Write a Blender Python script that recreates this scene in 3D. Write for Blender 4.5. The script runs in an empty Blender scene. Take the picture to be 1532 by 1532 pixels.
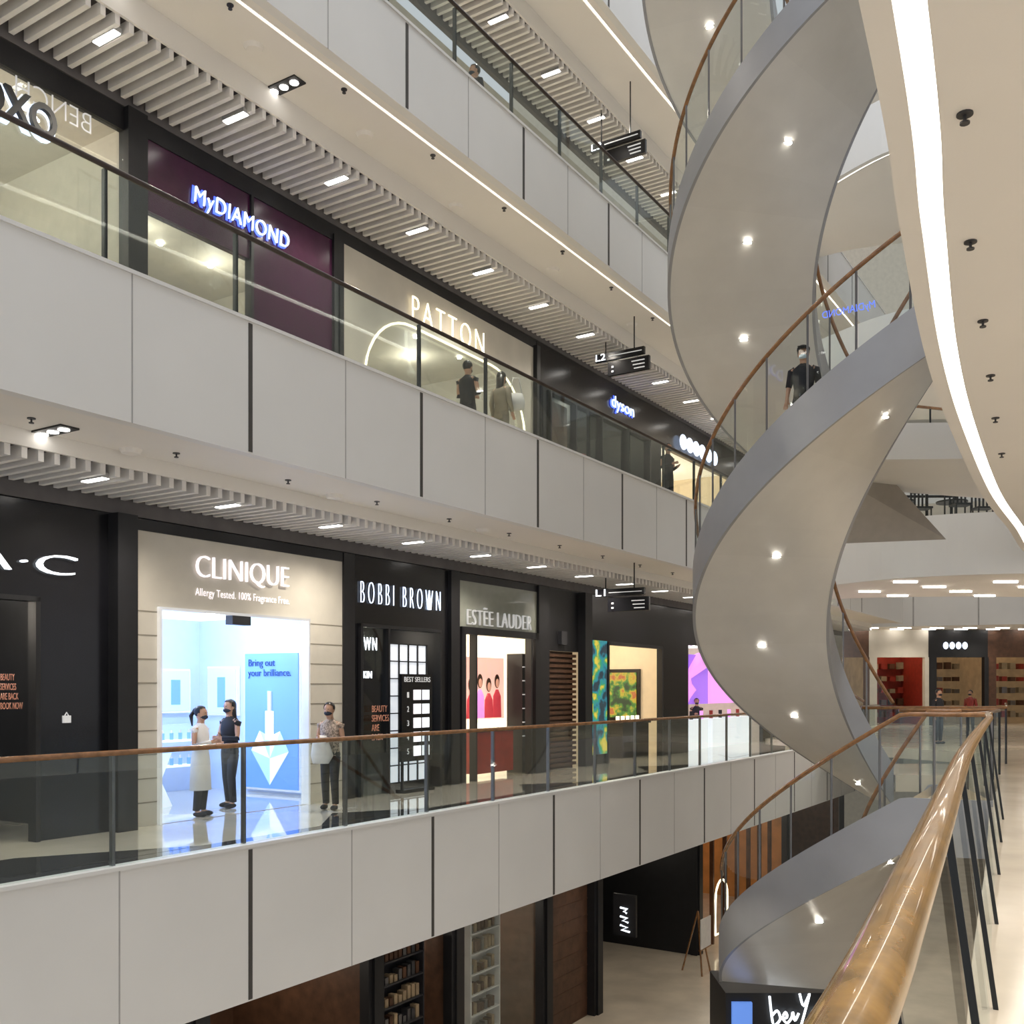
import bpy, math, random
from mathutils import Vector, Matrix
random.seed(7)
C=bpy.context.scene.collection
A=math.atan2(.843,.538)
def LP(u,v,z): return Vector((-10.46+.538*u-.843*v,.843*u+.538*v,z))
def link(o): C.objects.link(o); return o
# ---------------- materials
def M(name,col,r=.5,m=0.,em=None,es=0.,var=0.,scale=5.,coat=0.):
    mt=bpy.data.materials.new(name); mt.use_nodes=True
    nt=mt.node_tree; b=nt.nodes['Principled BSDF']
    b.inputs['Roughness'].default_value=r; b.inputs['Metallic'].default_value=m
    b.inputs['Coat Weight'].default_value=coat
    c=(col[0],col[1],col[2],1)
    b.inputs['Base Color'].default_value=c
    if em: 
        b.inputs['Emission Color'].default_value=(em[0],em[1],em[2],1); b.inputs['Emission Strength'].default_value=es
    if var>0:
        tc=nt.nodes.new('ShaderNodeTexCoord'); n=nt.nodes.new('ShaderNodeTexNoise'); n.inputs['Scale'].default_value=scale
        n.inputs['Detail'].default_value=4
        rp=nt.nodes.new('ShaderNodeValToRGB')
        rp.color_ramp.elements[0].position=.3; rp.color_ramp.elements[1].position=.7
        rp.color_ramp.elements[0].color=(c[0]*(1-var),c[1]*(1-var),c[2]*(1-var),1)
        rp.color_ramp.elements[1].color=(min(1,c[0]*(1+var)),min(1,c[1]*(1+var)),min(1,c[2]*(1+var)),1)
        nt.links.new(tc.outputs['Object'],n.inputs['Vector']); nt.links.new(n.outputs['Fac'],rp.inputs['Fac']); nt.links.new(rp.outputs['Color'],b.inputs['Base Color'])
    return mt
def GL(name,tint=(.86,.93,.9),lo=.05,hi=.5):
    mt=bpy.data.materials.new(name); mt.use_nodes=True; nt=mt.node_tree; nt.nodes.clear()
    o=nt.nodes.new('ShaderNodeOutputMaterial'); mx=nt.nodes.new('ShaderNodeMixShader')
    t=nt.nodes.new('ShaderNodeBsdfTransparent'); g=nt.nodes.new('ShaderNodeBsdfGlossy')
    t.inputs['Color'].default_value=(*tint,1); g.inputs['Roughness'].default_value=.02; g.inputs['Color'].default_value=(.9,.95,.95,1)
    lw=nt.nodes.new('ShaderNodeLayerWeight'); lw.inputs['Blend'].default_value=.22
    ma=nt.nodes.new('ShaderNodeMath'); ma.operation='MULTIPLY_ADD'; ma.inputs[1].default_value=hi; ma.inputs[2].default_value=lo
    nt.links.new(lw.outputs['Facing'],ma.inputs[0]); nt.links.new(ma.outputs[0],mx.inputs[0])
    nt.links.new(t.outputs[0],mx.inputs[1]); nt.links.new(g.outputs[0],mx.inputs[2]); nt.links.new(mx.outputs[0],o.inputs['Surface'])
    return mt
mPanel=M('white_panel',(.79,.785,.77),.4,var=.03,scale=.6)
mCeil=M('plaster_ceiling',(.85,.82,.775),.7,var=.02,scale=.5)
mBaf=M('baffle_white',(.80,.775,.75),.5,var=.04)
mRec=M('recess_grey',(.14,.13,.13),.8,var=.1)
mJoint=M('joint_dark',(.07,.065,.06),.6,var=.1)
mThin=M('joint_thin',(.42,.41,.4),.6,var=.1)
mFloor=M('polished_stone',(.76,.69,.58),.06,var=.10,scale=1.2,coat=.6)
mFloorD=M('dark_stone',(.03,.03,.035),.05,var=.2,scale=1.5,coat=.5)
mFloorN=M('warm_stone',(.70,.62,.50),.13,var=.12,scale=1.1)
mBlack=M('black_lacquer',(.006,.006,.008),.22,var=.2)
mBlackM=M('black_matte',(.009,.009,.011),.5,var=.2)
mGreyD=M('dark_grey',(.035,.035,.04),.4,var=.1)
mWood=M('handrail_wood',(.25,.11,.035),.25,var=.3,scale=9,coat=.6)
mWoodN=M('varnished_oak',(.33,.18,.045),.27,var=.35,scale=14,coat=.5)
mRailD=M('bronze_rail',(.05,.035,.028),.3,.3,var=.2)
mSteel=M('brushed_steel',(.20,.20,.21),.3,.8,var=.1)
mSteelD=M('dark_steel',(.03,.033,.036),.35,.6,var=.1)
mGlass=GL('balustrade_glass',(.90,.94,.935),.03,.18)
mShopG=GL('shop_glass',(.93,.95,.95),.03,.18)
mBeige=M('beige_stone',(.62,.58,.50),.5,var=.06,scale=2)
mGroove=M('groove',(.28,.25,.20),.7,var=.1)
mCove=M('cove_led',(1,1,1),.5,em=(1,.9,.74),es=2.6)
mCoveN=M('cove_led_white',(1,1,1),.5,em=(1,.95,.87),es=6.0)
mLamp=M('lamp_white',(1,1,1),.5,em=(1,.96,.9),es=9)
mSpot=M('lamp_spot',(1,1,1),.5,em=(1,.94,.82),es=40)
mLetW=M('letter_white',(1,1,1),.5,em=(.85,.93,1),es=1.8)
mLetB=M('letter_blue',(.1,.15,.8),.5,em=(.06,.12,1),es=1.5)
mLetH=M('letter_halo_white',(1,1,1),.5,em=(.62,.75,1),es=1.5)
mLetWarm=M('letter_warm',(1,1,1),.5,em=(1,.85,.55),es=1.8)
mLetSil=M('letter_silver',(.75,.75,.75),.25,.7,em=(1,1,1),es=.3,var=.05)
mLetPale=M('letter_pale_glow',(1,1,1),.5,em=(1,.9,.96),es=.9)
mLetDim=M('painted_reflection_dim',(.5,.5,.5),.5,em=(1,1,1),es=.3)
mGold=M('letter_copper',(.5,.22,.14),.4,em=(1,.5,.35),es=.05)
mPurple=M('purple_panel',(.06,.014,.045),.22,var=.15)
mBlueL=M('blue_lightbox',(.15,.3,.8),.4,em=(.13,.30,.85),es=.6)
mBlueP=M('blue_pale',(.4,.6,1),.4,em=(.40,.62,1),es=.8)
mBlueD=M('blue_text',(.01,.04,.2),.4,var=.1)
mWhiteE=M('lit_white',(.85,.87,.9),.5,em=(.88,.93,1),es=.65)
mWhiteW=M('glowing_white_wall',(.50,.61,.85),.45,em=(.38,.52,1),es=.2,var=.03)  # emission puts bluish shop light into the wall colour
mWarmE=M('glowing_warm_wall',(.70,.58,.40),.5,em=(1,.76,.48),es=.25,var=.05)  # wall glows by itself, room light built into its colour
mWarmD=M('dim_glow_warm_wall',(.30,.21,.12),.5,em=(1,.65,.32),es=.08,var=.3,scale=2)  # faint emission stands in for dim shop lighting
mWarmW=M('glowing_warm_panel',(.8,.75,.65),.5,em=(1,.88,.68),es=.65,var=.05)  # interior walls and ceilings emit, shop light put into the colour
mCream=M('glowing_cream_wall',(.52,.47,.38),.6,em=(1,.9,.74),es=.08,var=.08)  # slight glow in the wall colour adds to the room light
mOrange=M('glowing_orange_wood',(.38,.15,.045),.5,em=(1,.42,.1),es=.06,var=.35,scale=1.5)  # wood emits a little, warm light put into its colour
mBrown=M('brown_wood',(.09,.042,.022),.5,var=.3)
mGoods=M('packed_goods',(.35,.26,.16),.6,var=.3)
mRed=M('red_counter',(.28,.03,.02),.4,var=.2)
mPink=M('pink_lit',(.6,.2,.6),.5,em=(.8,.35,.8),es=.8)
mPurpL=M('violet_lit',(.3,.15,.6),.5,em=(.3,.12,.7),es=.8)
mPhoto=M('photo_backlit',(.9,.6,.5),.5,em=(1,.62,.5),es=.7,var=.1)
mSkinE=M('photo_skin',(.6,.3,.2),.5,em=(1,.5,.35),es=.4,var=.1)
mRedE=M('photo_red',(.6,.05,.08),.5,em=(.9,.08,.1),es=.4,var=.1)
mGreenE=M('exit_green',(0,.5,.15),.5,em=(.05,1,.3),es=1.5)
mReflB=M('painted_reflection_blue',(.1,.15,.5),.3,em=(.12,.22,1),es=.9)
mSkin=M('skin',(.50,.29,.19),.5,var=.08)
mHair=M('hair_black',(.008,.007,.007),.4,var=.3)
mCoat=M('white_cloth',(.75,.73,.70),.8,var=.06)
mCloD=M('dark_cloth',(.012,.013,.018),.8,var=.2)
mCloG=M('khaki_cloth',(.30,.26,.19),.8,var=.15)
mFloral=M('floral_cloth',(.38,.30,.24),.8,var=.8,scale=38)
mMaskD=M('mask_dark',(.02,.03,.05),.8,var=.1)
mMaskL=M('mask_light',(.6,.75,.85),.8,var=.05)
mTintG=M('frosted_beige_glass',(.27,.28,.24),.12,var=.05)
mAlu=M('fixture_alu',(.5,.5,.5),.4,.5,var=.05)
def soffit_mat(n,k):
    return M(n,(.74*k,.73*k,.705*k),.40,.5,var=.03,scale=2)
mS=[soffit_mat('steel_soffit_a',1.0),soffit_mat('steel_soffit_b',.99),soffit_mat('steel_soffit_c',.975)]
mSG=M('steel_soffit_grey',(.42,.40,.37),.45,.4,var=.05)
mStr=M('stringer_grey',(.37,.375,.395),.38,.45,var=.04,scale=2)
# ---------------- mesh builder
class MB:
    def __init__(s): s.v=[];s.f=[];s.m=[]
    def q(s,pts,m=0):
        i=len(s.v); s.v+= [tuple(p) for p in pts]; s.f.append(tuple(range(i,i+len(pts)))); s.m.append(m); return s
    def box(s,x0,x1,y0,y1,z0,z1,m=0):
        i=len(s.v); s.v+=[(x0,y0,z0),(x1,y0,z0),(x1,y1,z0),(x0,y1,z0),(x0,y0,z1),(x1,y0,z1),(x1,y1,z1),(x0,y1,z1)]
        for f in ((0,3,2,1),(4,5,6,7),(0,1,5,4),(1,2,6,5),(2,3,7,6),(3,0,4,7)):
            s.f.append(tuple(i+k for k in f)); s.m.append(m)
        return s
    def prism(s,pl,z0,z1,m=0):
        n=len(pl); i=len(s.v); s.v+=[(p[0],p[1],z0) for p in pl]+[(p[0],p[1],z1) for p in pl]
        s.f.append(tuple(i+k for k in reversed(range(n)))); s.f.append(tuple(i+n+k for k in range(n))); s.m+=[m,m]
        for k in range(n):
            j=(k+1)%n; s.f.append((i+k,i+j,i+n+j,i+n+k)); s.m.append(m)
        return s
    def loft(s,rings,m=0,cap=True):
        n=len(rings[0]); i=len(s.v)
        for r in rings: s.v+=[tuple(p) for p in r]
        for a in range(len(rings)-1):
            for k in range(n):
                j=(k+1)%n; s.f.append((i+a*n+k,i+a*n+j,i+(a+1)*n+j,i+(a+1)*n+k)); s.m.append(m)
        if cap:
            s.f.append(tuple(i+k for k in reversed(range(n)))); s.m.append(m)
            b=i+(len(rings)-1)*n; s.f.append(tuple(b+k for k in range(n))); s.m.append(m)
        return s
    def ell(s,rings,n=14,m=0,cap=True): # rings (cx,cy,z,rx,ry)
        return s.loft([[(cx+rx*math.cos(2*math.pi*k/n),cy+ry*math.sin(2*math.pi*k/n),z) for k in range(n)] for cx,cy,z,rx,ry in rings],m,cap)
    def cyl(s,cx,cy,z0,z1,r,n=16,m=0,r2=None):
        return s.ell([(cx,cy,z0,r,r),(cx,cy,z1,r2 or r,r2 or r)],n,m)
    def tube(s,pts,r,n=10,m=0,flat=1.0):
        pts=[Vector(p) for p in pts]; R=[]
        for i,p in enumerate(pts):
            d=(pts[min(i+1,len(pts)-1)]-pts[max(i-1,0)]).normalized()
            up=Vector((0,0,1)) if abs(d.z)<.93 else Vector((0,1,0))
            a=d.cross(up).normalized(); b=a.cross(d).normalized()
            rr=r[i] if isinstance(r,(list,tuple)) else r
            R.append([p+a*rr*math.cos(2*math.pi*k/n)+b*rr*flat*math.sin(2*math.pi*k/n) for k in range(n)])
        return s.loft(R,m)
    def sph(s,c,rx,ry,rz,m=0,nu=14,nv=9,flt=None):
        i=len(s.v); P=[]
        for a in range(nv+1):
            th=math.pi*a/nv
            for b in range(nu):
                ph=2*math.pi*b/nu; P.append((c[0]+rx*math.sin(th)*math.cos(ph),c[1]+ry*math.sin(th)*math.sin(ph),c[2]+rz*math.cos(th)))
        s.v+=P
        for a in range(nv):
            for b in range(nu):
                b2=(b+1)%nu; f=(a*nu+b,(a+1)*nu+b,(a+1)*nu+b2,a*nu+b2)
                if flt:
                    cc=[sum(P[k][j] for k in f)/4-c[j] for j in range(3)]
                    if not flt(cc): continue
                s.f.append(tuple(i+k for k in f)); s.m.append(m)
        return s
    def mesh(s,name,mats,org=(0,0,0),smooth=False):
        me=bpy.data.meshes.new(name)
        me.from_pydata([(x-org[0],y-org[1],z-org[2]) for x,y,z in s.v],[],s.f)
        for mt in mats: me.materials.append(mt)
        for p,mi in zip(me.polygons,s.m): p.material_index=mi; p.use_smooth=smooth
        me.validate(); me.update(); return me
def struct(mb,name,mats,frame='L',smooth=False):
    o=bpy.data.objects.new(name,mb.mesh(name,mats,smooth=smooth))
    if frame=='L': o.location=LP(0,0,0); o.rotation_euler=(0,0,A)
    o['kind']='structure'; return link(o)
def meta(o,label,cat,group=None):
    o['label']=label; o['category']=cat
    if group: o['group']=group
def single(mb,name,mats,label,cat,org,frame='L',rot=0,group=None,smooth=False):
    o=bpy.data.objects.new(name,mb.mesh(name,mats,org,smooth))
    if frame=='L': o.location=LP(*org); o.rotation_euler=(0,0,A+rot)
    else: o.location=org; o.rotation_euler=(0,0,rot)
    meta(o,label,cat,group); return link(o)
def text_mesh(body,w,h,mat,ext=.02,bold=.0,shear=0.,mirror=False,align='LEFT',space=1.):
    cu=bpy.data.curves.new('t','FONT'); cu.body=body; cu.extrude=.02; cu.offset=bold; cu.shear=shear; cu.align_x=align
    cu.resolution_u=4; cu.space_character=space
    o=link(bpy.data.objects.new('t',cu)); bpy.context.view_layer.update()
    me=bpy.data.meshes.new_from_object(o.evaluated_get(bpy.context.evaluated_depsgraph_get()))
    bpy.data.objects.remove(o)
    xs=[v.co.x for v in me.vertices]; ys=[v.co.y for v in me.vertices]
    x0,x1,y0,y1=min(xs),max(xs),min(ys),max(ys)
    for v in me.vertices:
        x=(v.co.x-x0)/(x1-x0)*w; y=(v.co.y-y0)/(y1-y0)*h; z=v.co.z/.02*ext
        if mirror: x=w-x
        v.co=(x,-z,y)
    me.materials.clear(); me.materials.append(mat)
    return me
class Thing:
    def __init__(s,name,label,cat,org,frame='L',rot=0,group=None):
        e=bpy.data.objects.new(name,None); e.empty_display_size=.2
        if frame=='L': e.location=LP(*org); e.rotation_euler=(0,0,A+rot)
        else: e.location=org; e.rotation_euler=(0,0,rot)
        meta(e,label,cat,group); link(e); s.e=e; s.org=org
    def part(s,mb,name,mats,smooth=False,label=None,parent=None,stuff=False):
        o=bpy.data.objects.new(name,mb.mesh(name,mats,s.org,smooth)); o.parent=parent or s.e
        if label: o['label']=label
        if stuff: o['kind']='stuff'
        return link(o)
    def text(s,body,u,v,z,w,h,mat,name='lettering',ext=.02,bold=0.,shear=0.,mirror=False,rot=0,label=None,align='LEFT',parent=None,space=1.):
        me=text_mesh(body,w,h,mat,ext,bold,shear,mirror,align,space); me.name=name
        o=bpy.data.objects.new(name,me); o.parent=parent or s.e; o.location=(u-s.org[0],v-s.org[1],z-s.org[2]); o.rotation_euler=(0,0,rot)
        if label: o['label']=label
        return link(o)
def spotl(loc,e,col=(1,.91,.79),size=2.6,rad=.08,name='spot_light'):
    l=bpy.data.lights.new(name,'SPOT'); l.energy=e; l.color=col; l.spot_size=size; l.spot_blend=1; l.shadow_soft_size=rad
    o=bpy.data.objects.new(name,l); o.location=loc; link(o); return o
def pointl(loc,e,col=(1,.9,.75),rad=.1,name='room_light'):
    l=bpy.data.lights.new(name,'POINT'); l.energy=e; l.color=col; l.shadow_soft_size=rad
    o=bpy.data.objects.new(name,l); o.location=loc; link(o); return o
U0,U1=6.,50.
FV=2.52
# ---------------- left side levels
def level(zf,zb,jl,jt,zbaf,ztop,cov):
    m=MB(); m.box(U0,U1,0,.14,zb,zf,0)
    for u in jl: m.box(u-.03,u+.03,-.006,.01,zb+.02,zf-.02,1)
    for u in jt: m.box(u-.008,u+.008,-.004,.01,zb,zf,2)
    m.box(U0,U1,-.02,.16,zf,zf+.04,0)
    struct(m,'wall_left',[mPanel,mJoint,mThin])
    m=MB(); m.box(U0,U1,.14,.26,zb,zb+.12,0); m.box(U0,U1,.34,1.3,zb+.03,zb+.2,0)
    m.box(U0,U1,1.3,FV,zb+.16,zb+.3,1)
    m.box(U0,U1,1.27,1.31,zbaf+.12,zb+.2,0)
    m.box(U0,U1,FV,FV+.1,ztop,zb+.3,1)
    if cov:
        n=int((U1-8)/.19)
        for i in range(n):
            u=8+i*.19; m.box(u,u+.065,1.3,FV-.02,zbaf,zbaf+.15,2)
    struct(m,'ceiling',[mCeil,mRec,mBaf])
    m=MB(); m.box(U0,U1,.26,.34,zb+.06,zb+.1,0)
    single(m,'cove_light',[mCove],'thin warm light strip recessed along the balcony edge','light',(U0,.3,zb+.06),group='balcony cove strips')
jl1=[13.8+3.5*i for i in range(-2,9)]; jt1=[12.05+3.5*i for i in range(-2,9)]
level(0,-1.78,jl1,jt1,-2.1,-1.7,False)
level(6.1,4.57,[13.8+3.23*i for i in range(-2,10)],[12.2+3.23*i for i in range(-1,10)],4.30,4.12,True)
level(11.2,9.97,[16.7+3.1*i for i in range(-3,9)],[15.1+3.1*i for i in range(-3,9)],9.55,9.47,True)
level(16.5,14.95,[16.7+3.1*i for i in range(-3,9)],[],14.5,14.4,True)
m=MB(); m.box(U0,U1,.14,.6,-.2,0,1); m.box(U0,U1,.6,7,-.2,0,0)
m.q([(6,.6,.002),(13.6,.6,.002),(11.9,1.6,.002),(6,1.6,.002)],1)
for i in range(7):
    u=15.6+i*5.2; m.q([(u,.6,.002),(u+2.4,.6,.002),(u+1.1,1.4,.002)],1)
struct(m,'floor',[mFloor,mFloorD])
m=MB(); m.box(U0,U1,.14,7,5.9,6.1,0); struct(m,'floor',[mFloor])
m=MB(); m.box(U0,U1,.14,7,11.0,11.2,0); struct(m,'floor',[mFloor])
m=MB(); m.box(-25,45,-8,62,-6.3,-6,0); struct(m,'floor',[mFloorN],'W')
m=MB(); m.box(U0,U1,7,7.2,-6,17,0); struct(m,'wall_back',[mGreyD])
m=MB(); m.box(U0,U1,FV+.2,FV+.3,11.2,14.3,0); struct(m,'wall_shops',[mCream])
# ---------------- balustrades on the left side
def balustrade(zf,zr,step,ustart,railmat,pm,label):
    t=Thing('glass_balustrade',label,'railing',(ustart,.08,zf))
    mb=MB(); mb.tube([(ustart,.08,zr),(30,.08,zr),(46,.08,zr)],.03,10); t.part(mb,'handrail',[railmat],True)
    u=ustart
    while u<45:
        mb=MB(); mb.box(u+.01,u+step-.01,.075,.087,zf+.04,zr-.02); t.part(mb,'glass_panel',[mGlass])
        mb=MB(); mb.box(u-.018,u+.018,.09,.14,zf-.0,zr-.02); t.part(mb,'post',[pm])
        u+=step
balustrade(0,1.19,1.75,6.8,mWood,mSteel,'clear glass balustrade with brown wooden handrail on lower walkway')
balustrade(6.1,7.12,1.72,6.8,mRailD,mSteelD,'clear glass balustrade with dark rail on the middle walkway')
balustrade(11.2,12.2,1.6,6.8,mRailD,mSteelD,'clear glass balustrade with dark rail on the upper walkway')
# ceiling lights
def fixtures(us,v,z,grp):
    mb=MB(); mb.box(-.045,.045,-.2,.2,-.02,.0,0); mb.box(-.055,.055,-.21,.21,-.01,.05,1)
    me=mb.mesh('ceiling_light',[mLamp,mAlu]); 
    for u in us:
        o=bpy.data.objects.new('ceiling_light',me); o.location=LP(u,v,z); o.rotation_euler=(0,0,A); meta(o,'short bright linear lamp set between white ceiling baffles','ceiling light',grp); link(o)
fixtures([14.9+i*2.0 for i in range(-3,14)],1.62,4.30,'linear lamps under the lowest ceiling')
fixtures([17.0+i*1.98 for i in range(-4,14)],1.6,9.55,'linear lamps under the middle ceiling')
fixtures([17.5+i*1.98 for i in range(-4,12)],1.6,14.5,'linear lamps under the upper ceiling')
for i in range(9):
    for z in (4.2,9.4,14.4): spotl(LP(9.5+i*3.9,1.5,z),230 if z<5 else 180)
for i in range(6): spotl(LP(11+i*5,1.5,-2.0),60)
# sprinklers, detectors, triple downlights
mb=MB(); mb.cyl(0,0,-.010,0,.042,14,0); mb.cyl(0,0,-.045,-.01,.010,8,0); mb.cyl(0,0,-.055,-.045,.026,10,0)
spr=mb.mesh('sprinkler',[mGreyD])
def sprk(loc,grp):
    o=bpy.data.objects.new('sprinkler',spr); o.location=loc; meta(o,'small dark fire sprinkler head on white ceiling','sprinkler',grp); link(o)
for i in range(14):
    sprk(LP(11.6+i*1.8,.8,4.60),'sprinklers on lower ceiling'); sprk(LP(11.9+i*2.0,.45,10.0),'sprinklers on upper ceiling')
for p in ((2.38,5.27),(3.1,6.78),(3.87,8.24),(4.62,9.68),(5.4,11.2),(6.3,12.9)): sprk((p[0],p[1],4.87),'sprinklers on the near ceiling')
mb=MB(); mb.cyl(0,0,-.05,0,.10,18,0,.13); det=mb.mesh('smoke_detector',[mCeil],smooth=False)
for u,v,z in ((14.6,.8,10),(16.9,.95,10),(19.4,1.1,10),(22.5,1.0,10),(16.3,1.0,4.6),(13,1.1,4.6),(20,.95,4.6),(26,1.0,10)):
    o=bpy.data.objects.new('smoke_detector',det); o.location=LP(u,v,z); meta(o,'round white smoke detector on the ceiling band','smoke detector','smoke detectors'); link(o)
mb=MB(); mb.box(-.3,.3,-.11,.11,-.02,.0,0)
for k in (-1,0,1): mb.cyl(k*.19,0,-.03,-.015,.06,14,1)
tri=mb.mesh('downlight',[mBlackM,mLamp])
for u,v,z in ((12.9,1.08,10.0),(15.4,1.08,10.0),(10.6,1.0,10.0),(12.0,1.05,4.6)):
    o=bpy.data.objects.new('downlight',tri); o.location=LP(u,v,z); o.rotation_euler=(0,0,A+math.radians(90)); meta(o,'black rectangular fixture with three round lamps','ceiling light','triple downlights'); link(o)
# ---------------- shops
def room(t,u0,u1,z0,z1,v1,wall,ceil=None,light=0,lcol=(1,.9,.75),v0=FV+.12):
    mb=MB(); mb.q([(u0,v1,z0),(u1,v1,z0),(u1,v1,z1),(u0,v1,z1)],0)
    mb.q([(u0,v0,z0),(u0,v1,z0),(u0,v1,z1),(u0,v0,z1)],0); mb.q([(u1,v0,z0),(u1,v1,z0),(u1,v1,z1),(u1,v0,z1)],0)
    mb.q([(u0,v0,z1),(u1,v0,z1),(u1,v1,z1),(u0,v1,z1)],1)
    t.part(mb,'interior_wall',[wall,ceil or wall])
    if light:
        for k in (.3,.7): pointl(LP(u0+(u1-u0)*k,(v0+v1)/2,z1-.35),light/2,lcol)
def ceilspots(t,us,vs,z):
    for u in us:
        for v in vs: mb=MB(); mb.cyl(u,v,z-.02,z,.04,10); t.part(mb,'recessed_lamp',[mSpot])
def frame(t,u0,u1,z0,z1,mat,w=.07,v0=FV-.06,v1=FV+.1,mull=()):
    mb=MB(); mb.box(u0,u0+w,v0,v1,z0,z1); mb.box(u1-w,u1,v0,v1,z0,z1); mb.box(u0,u1,v0,v1,z1-w,z1)
    for x in mull: mb.box(x-.025,x+.025,v0,v1,z0,z1)
    t.part(mb,'door_frame',[mat])
def pillar(t,u0,u1,v0,v1,z0,z1):
    mb=MB(); mb.box(u0,u1,v0,v1,z0,z1); t.part(mb,'pillar',[mBlackM])
def panel_open(t,u0,u1,z0,z1,ou0,ou1,oz,mat,name='facade_panel',grooves=None,ex=None):
    mb=MB(); mb.box(u0,ou0,FV,FV+.12,z0,z1,0); mb.box(ou1,u1,FV,FV+.12,z0,z1,0); mb.box(ou0,ou1,FV,FV+.12,oz,z1,0)
    mats=[mat]
    if grooves:
        mats.append(mGroove)
        z=z0+grooves
        while z<oz:
            mb.box(u0,ou0,FV-.004,FV,z-.01,z+.008,1); mb.box(ou1,u1,FV-.004,FV,z-.01,z+.008,1); z+=grooves
    t.part(mb,name,mats)
Z1=4.1
# shop 1 black cosmetics
t=Thing('shop_front','black lacquered cosmetics shop front with white stylised lettering','shop',(11.5,FV,0))
panel_open(t,7.0,14.0,0,Z1,8.6,12.75,2.95,mBlack)
pillar(t,13.72,14.02,FV-.2,FV,0,Z1)
t.text('M·A·C',11.0,FV-.03,3.24,2.25,.24,mLetW,ext=.03,bold=-.016,shear=.1)
frame(t,8.6,12.75,0,2.95,mBlackM,.06)
room(t,8.4,13.6,0,3.3,6.5,mBlackM,mGreyD,90)
ceilspots(t,(11.6,12.1,12.6,13.1),(3.2,3.9,4.6,5.3),3.28)
t.text('BEAUTY\nSERVICES\nARE BACK\nBOOK NOW',12.34,FV+.1,1.6,.28,.42,mGold,name='window_lettering',ext=.004,bold=.0)
S=Thing('display_shelf','dark shop shelving with thin lit edges','shelf',(12,6.2,0))
mb=MB()
for k in range(5): mb.box(9,13.2,6.1,6.4,.4+k*.5,.43+k*.5,0); mb.box(9,13.2,6.09,6.1,.40+k*.5,.42+k*.5,1)
S.part(mb,'shelf_board',[mGreyD,mLetW])
S=Thing('counter','low dark make-up counter with pale top','counter',(12,3.8,0))
mb=MB(); mb.box(11.3,12.9,3.6,4.1,0,.95,0); S.part(mb,'base',[mGreyD]); mb=MB(); mb.box(11.25,12.95,3.55,4.15,.95,.99,0); S.part(mb,'top',[mSteel])
mb=MB(); mb.box(13.07,13.18,FV-.02,FV,1.42,1.51); mb.tube([(13.1,FV-.01,1.51),(13.125,FV-.01,1.55),(13.15,FV-.01,1.51)],.008,6); t.part(mb,'bag_symbol',[mLetDim])
# shop 2 beige
t=Thing('shop_front','beige panelled skincare shop front with glowing pale lettering','shop',(16.1,FV,0))
panel_open(t,14.05,18.15,0,3.95,14.47,17.34,2.95,mBeige,grooves=.32)
mb=MB(); mb.box(14.03,18.14,FV-.02,FV+.12,3.95,Z1); t.part(mb,'header_trim',[mBlackM])
t.text('CLINIQUE',15.1,FV-.04,3.36,1.78,.36,mLetPale,ext=.02,bold=-.02)
t.text('Allergy Tested. 100% Fragrance Free.',15.1,FV-.02,3.12,1.82,.14,mLetPale,name='slogan_lettering',ext=.002,bold=-.008,space=1.05)
frame(t,14.47,17.34,0,2.95,mLetSil,.04)
room(t,14.15,18.3,0,3.1,6.2,mWhiteW,mWhiteE,130,(.66,.8,1))
mb=MB(); mb.box(15.75,16.1,FV-.05,FV+.1,2.78,2.95); t.part(mb,'door_sensor',[mGreyD])
mb=MB(); mb.box(14.5,17.3,FV+.0,FV+.5,.003,.006); t.part(mb,'threshold',[mFloor])
P=Thing('poster','tall blue light box poster advertising a serum bottle','poster',(18.25,4.2,.0))
mb=MB(); mb.box(18.18,18.28,3.5,4.88,.05,2.5); P.part(mb,'frame',[mLetSil])
mb=MB(); mb.box(18.16,18.19,3.54,4.84,.09,2.46); P.part(mb,'light_box',[mBlueL])
P.text('Bring out\nyour brilliance.',18.14,4.74,2.02,1.05,.34,mBlueD,ext=.004,rot=-math.pi/2)
mb=MB()
V0=[(4.2,.15),(4.66,.75),(4.45,1.1),(4.2,1.0),(3.95,1.1),(3.74,.75),(4.2,.62)]
mb.v+=[(18.14,a,b) for a,b in V0]; mb.f+=[(0,1,6),(1,2,6),(2,3,6),(3,4,6),(4,5,6),(5,0,6)]; mb.m+=[0,1,0,1,0,1]
mb.box(18.12,18.15,4.11,4.29,.95,1.45,1); mb.box(18.12,18.15,4.16,4.24,1.45,1.8,2)
P.part(mb,'bottle_artwork',[mBlueP,mWhiteE,mLetSil])
def pic(u0,u1,v0,v1,z0,z1,side):
    P=Thing('poster','pale blue backlit picture of a bottle on white shop wall','poster',((u0+u1)/2,(v0+v1)/2,z0))
    mb=MB(); mb.box(u0,u1,v0,v1,z0,z1); P.part(mb,'frame',[mLetSil]); mb=MB()
    if side: mb.box(u0-.02,u0,v0+.04,v1-.04,z0+.04,z1-.04,0); mb.box(u0-.03,u0-.02,(v0+v1)/2-.1,(v0+v1)/2+.1,z0+.15,z1-.2,1)
    else: mb.box(u0+.04,u1-.04,v0-.02,v0,z0+.04,z1-.04,0); mb.box((u0+u1)/2-.1,(u0+u1)/2+.1,v0-.03,v0-.02,z0+.15,z1-.2,1)
    P.part(mb,'print',[mBlueP,mBlueL])
pic(18.22,18.28,5.1,5.9,1.35,2.25,True); pic(17.3,18.0,6.1,6.17,1.4,2.2,False)
S=Thing('display_shelf','white wall shelf stocked with small skincare bottles','shelf',(17.5,5.9,0))
mb=MB(); mb.box(16.5,18.1,6.0,6.15,0,1.2,0)
for k in range(2): mb.box(16.5,18.1,5.7,6.0,.45+k*.45,.48+k*.45,1)
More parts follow.
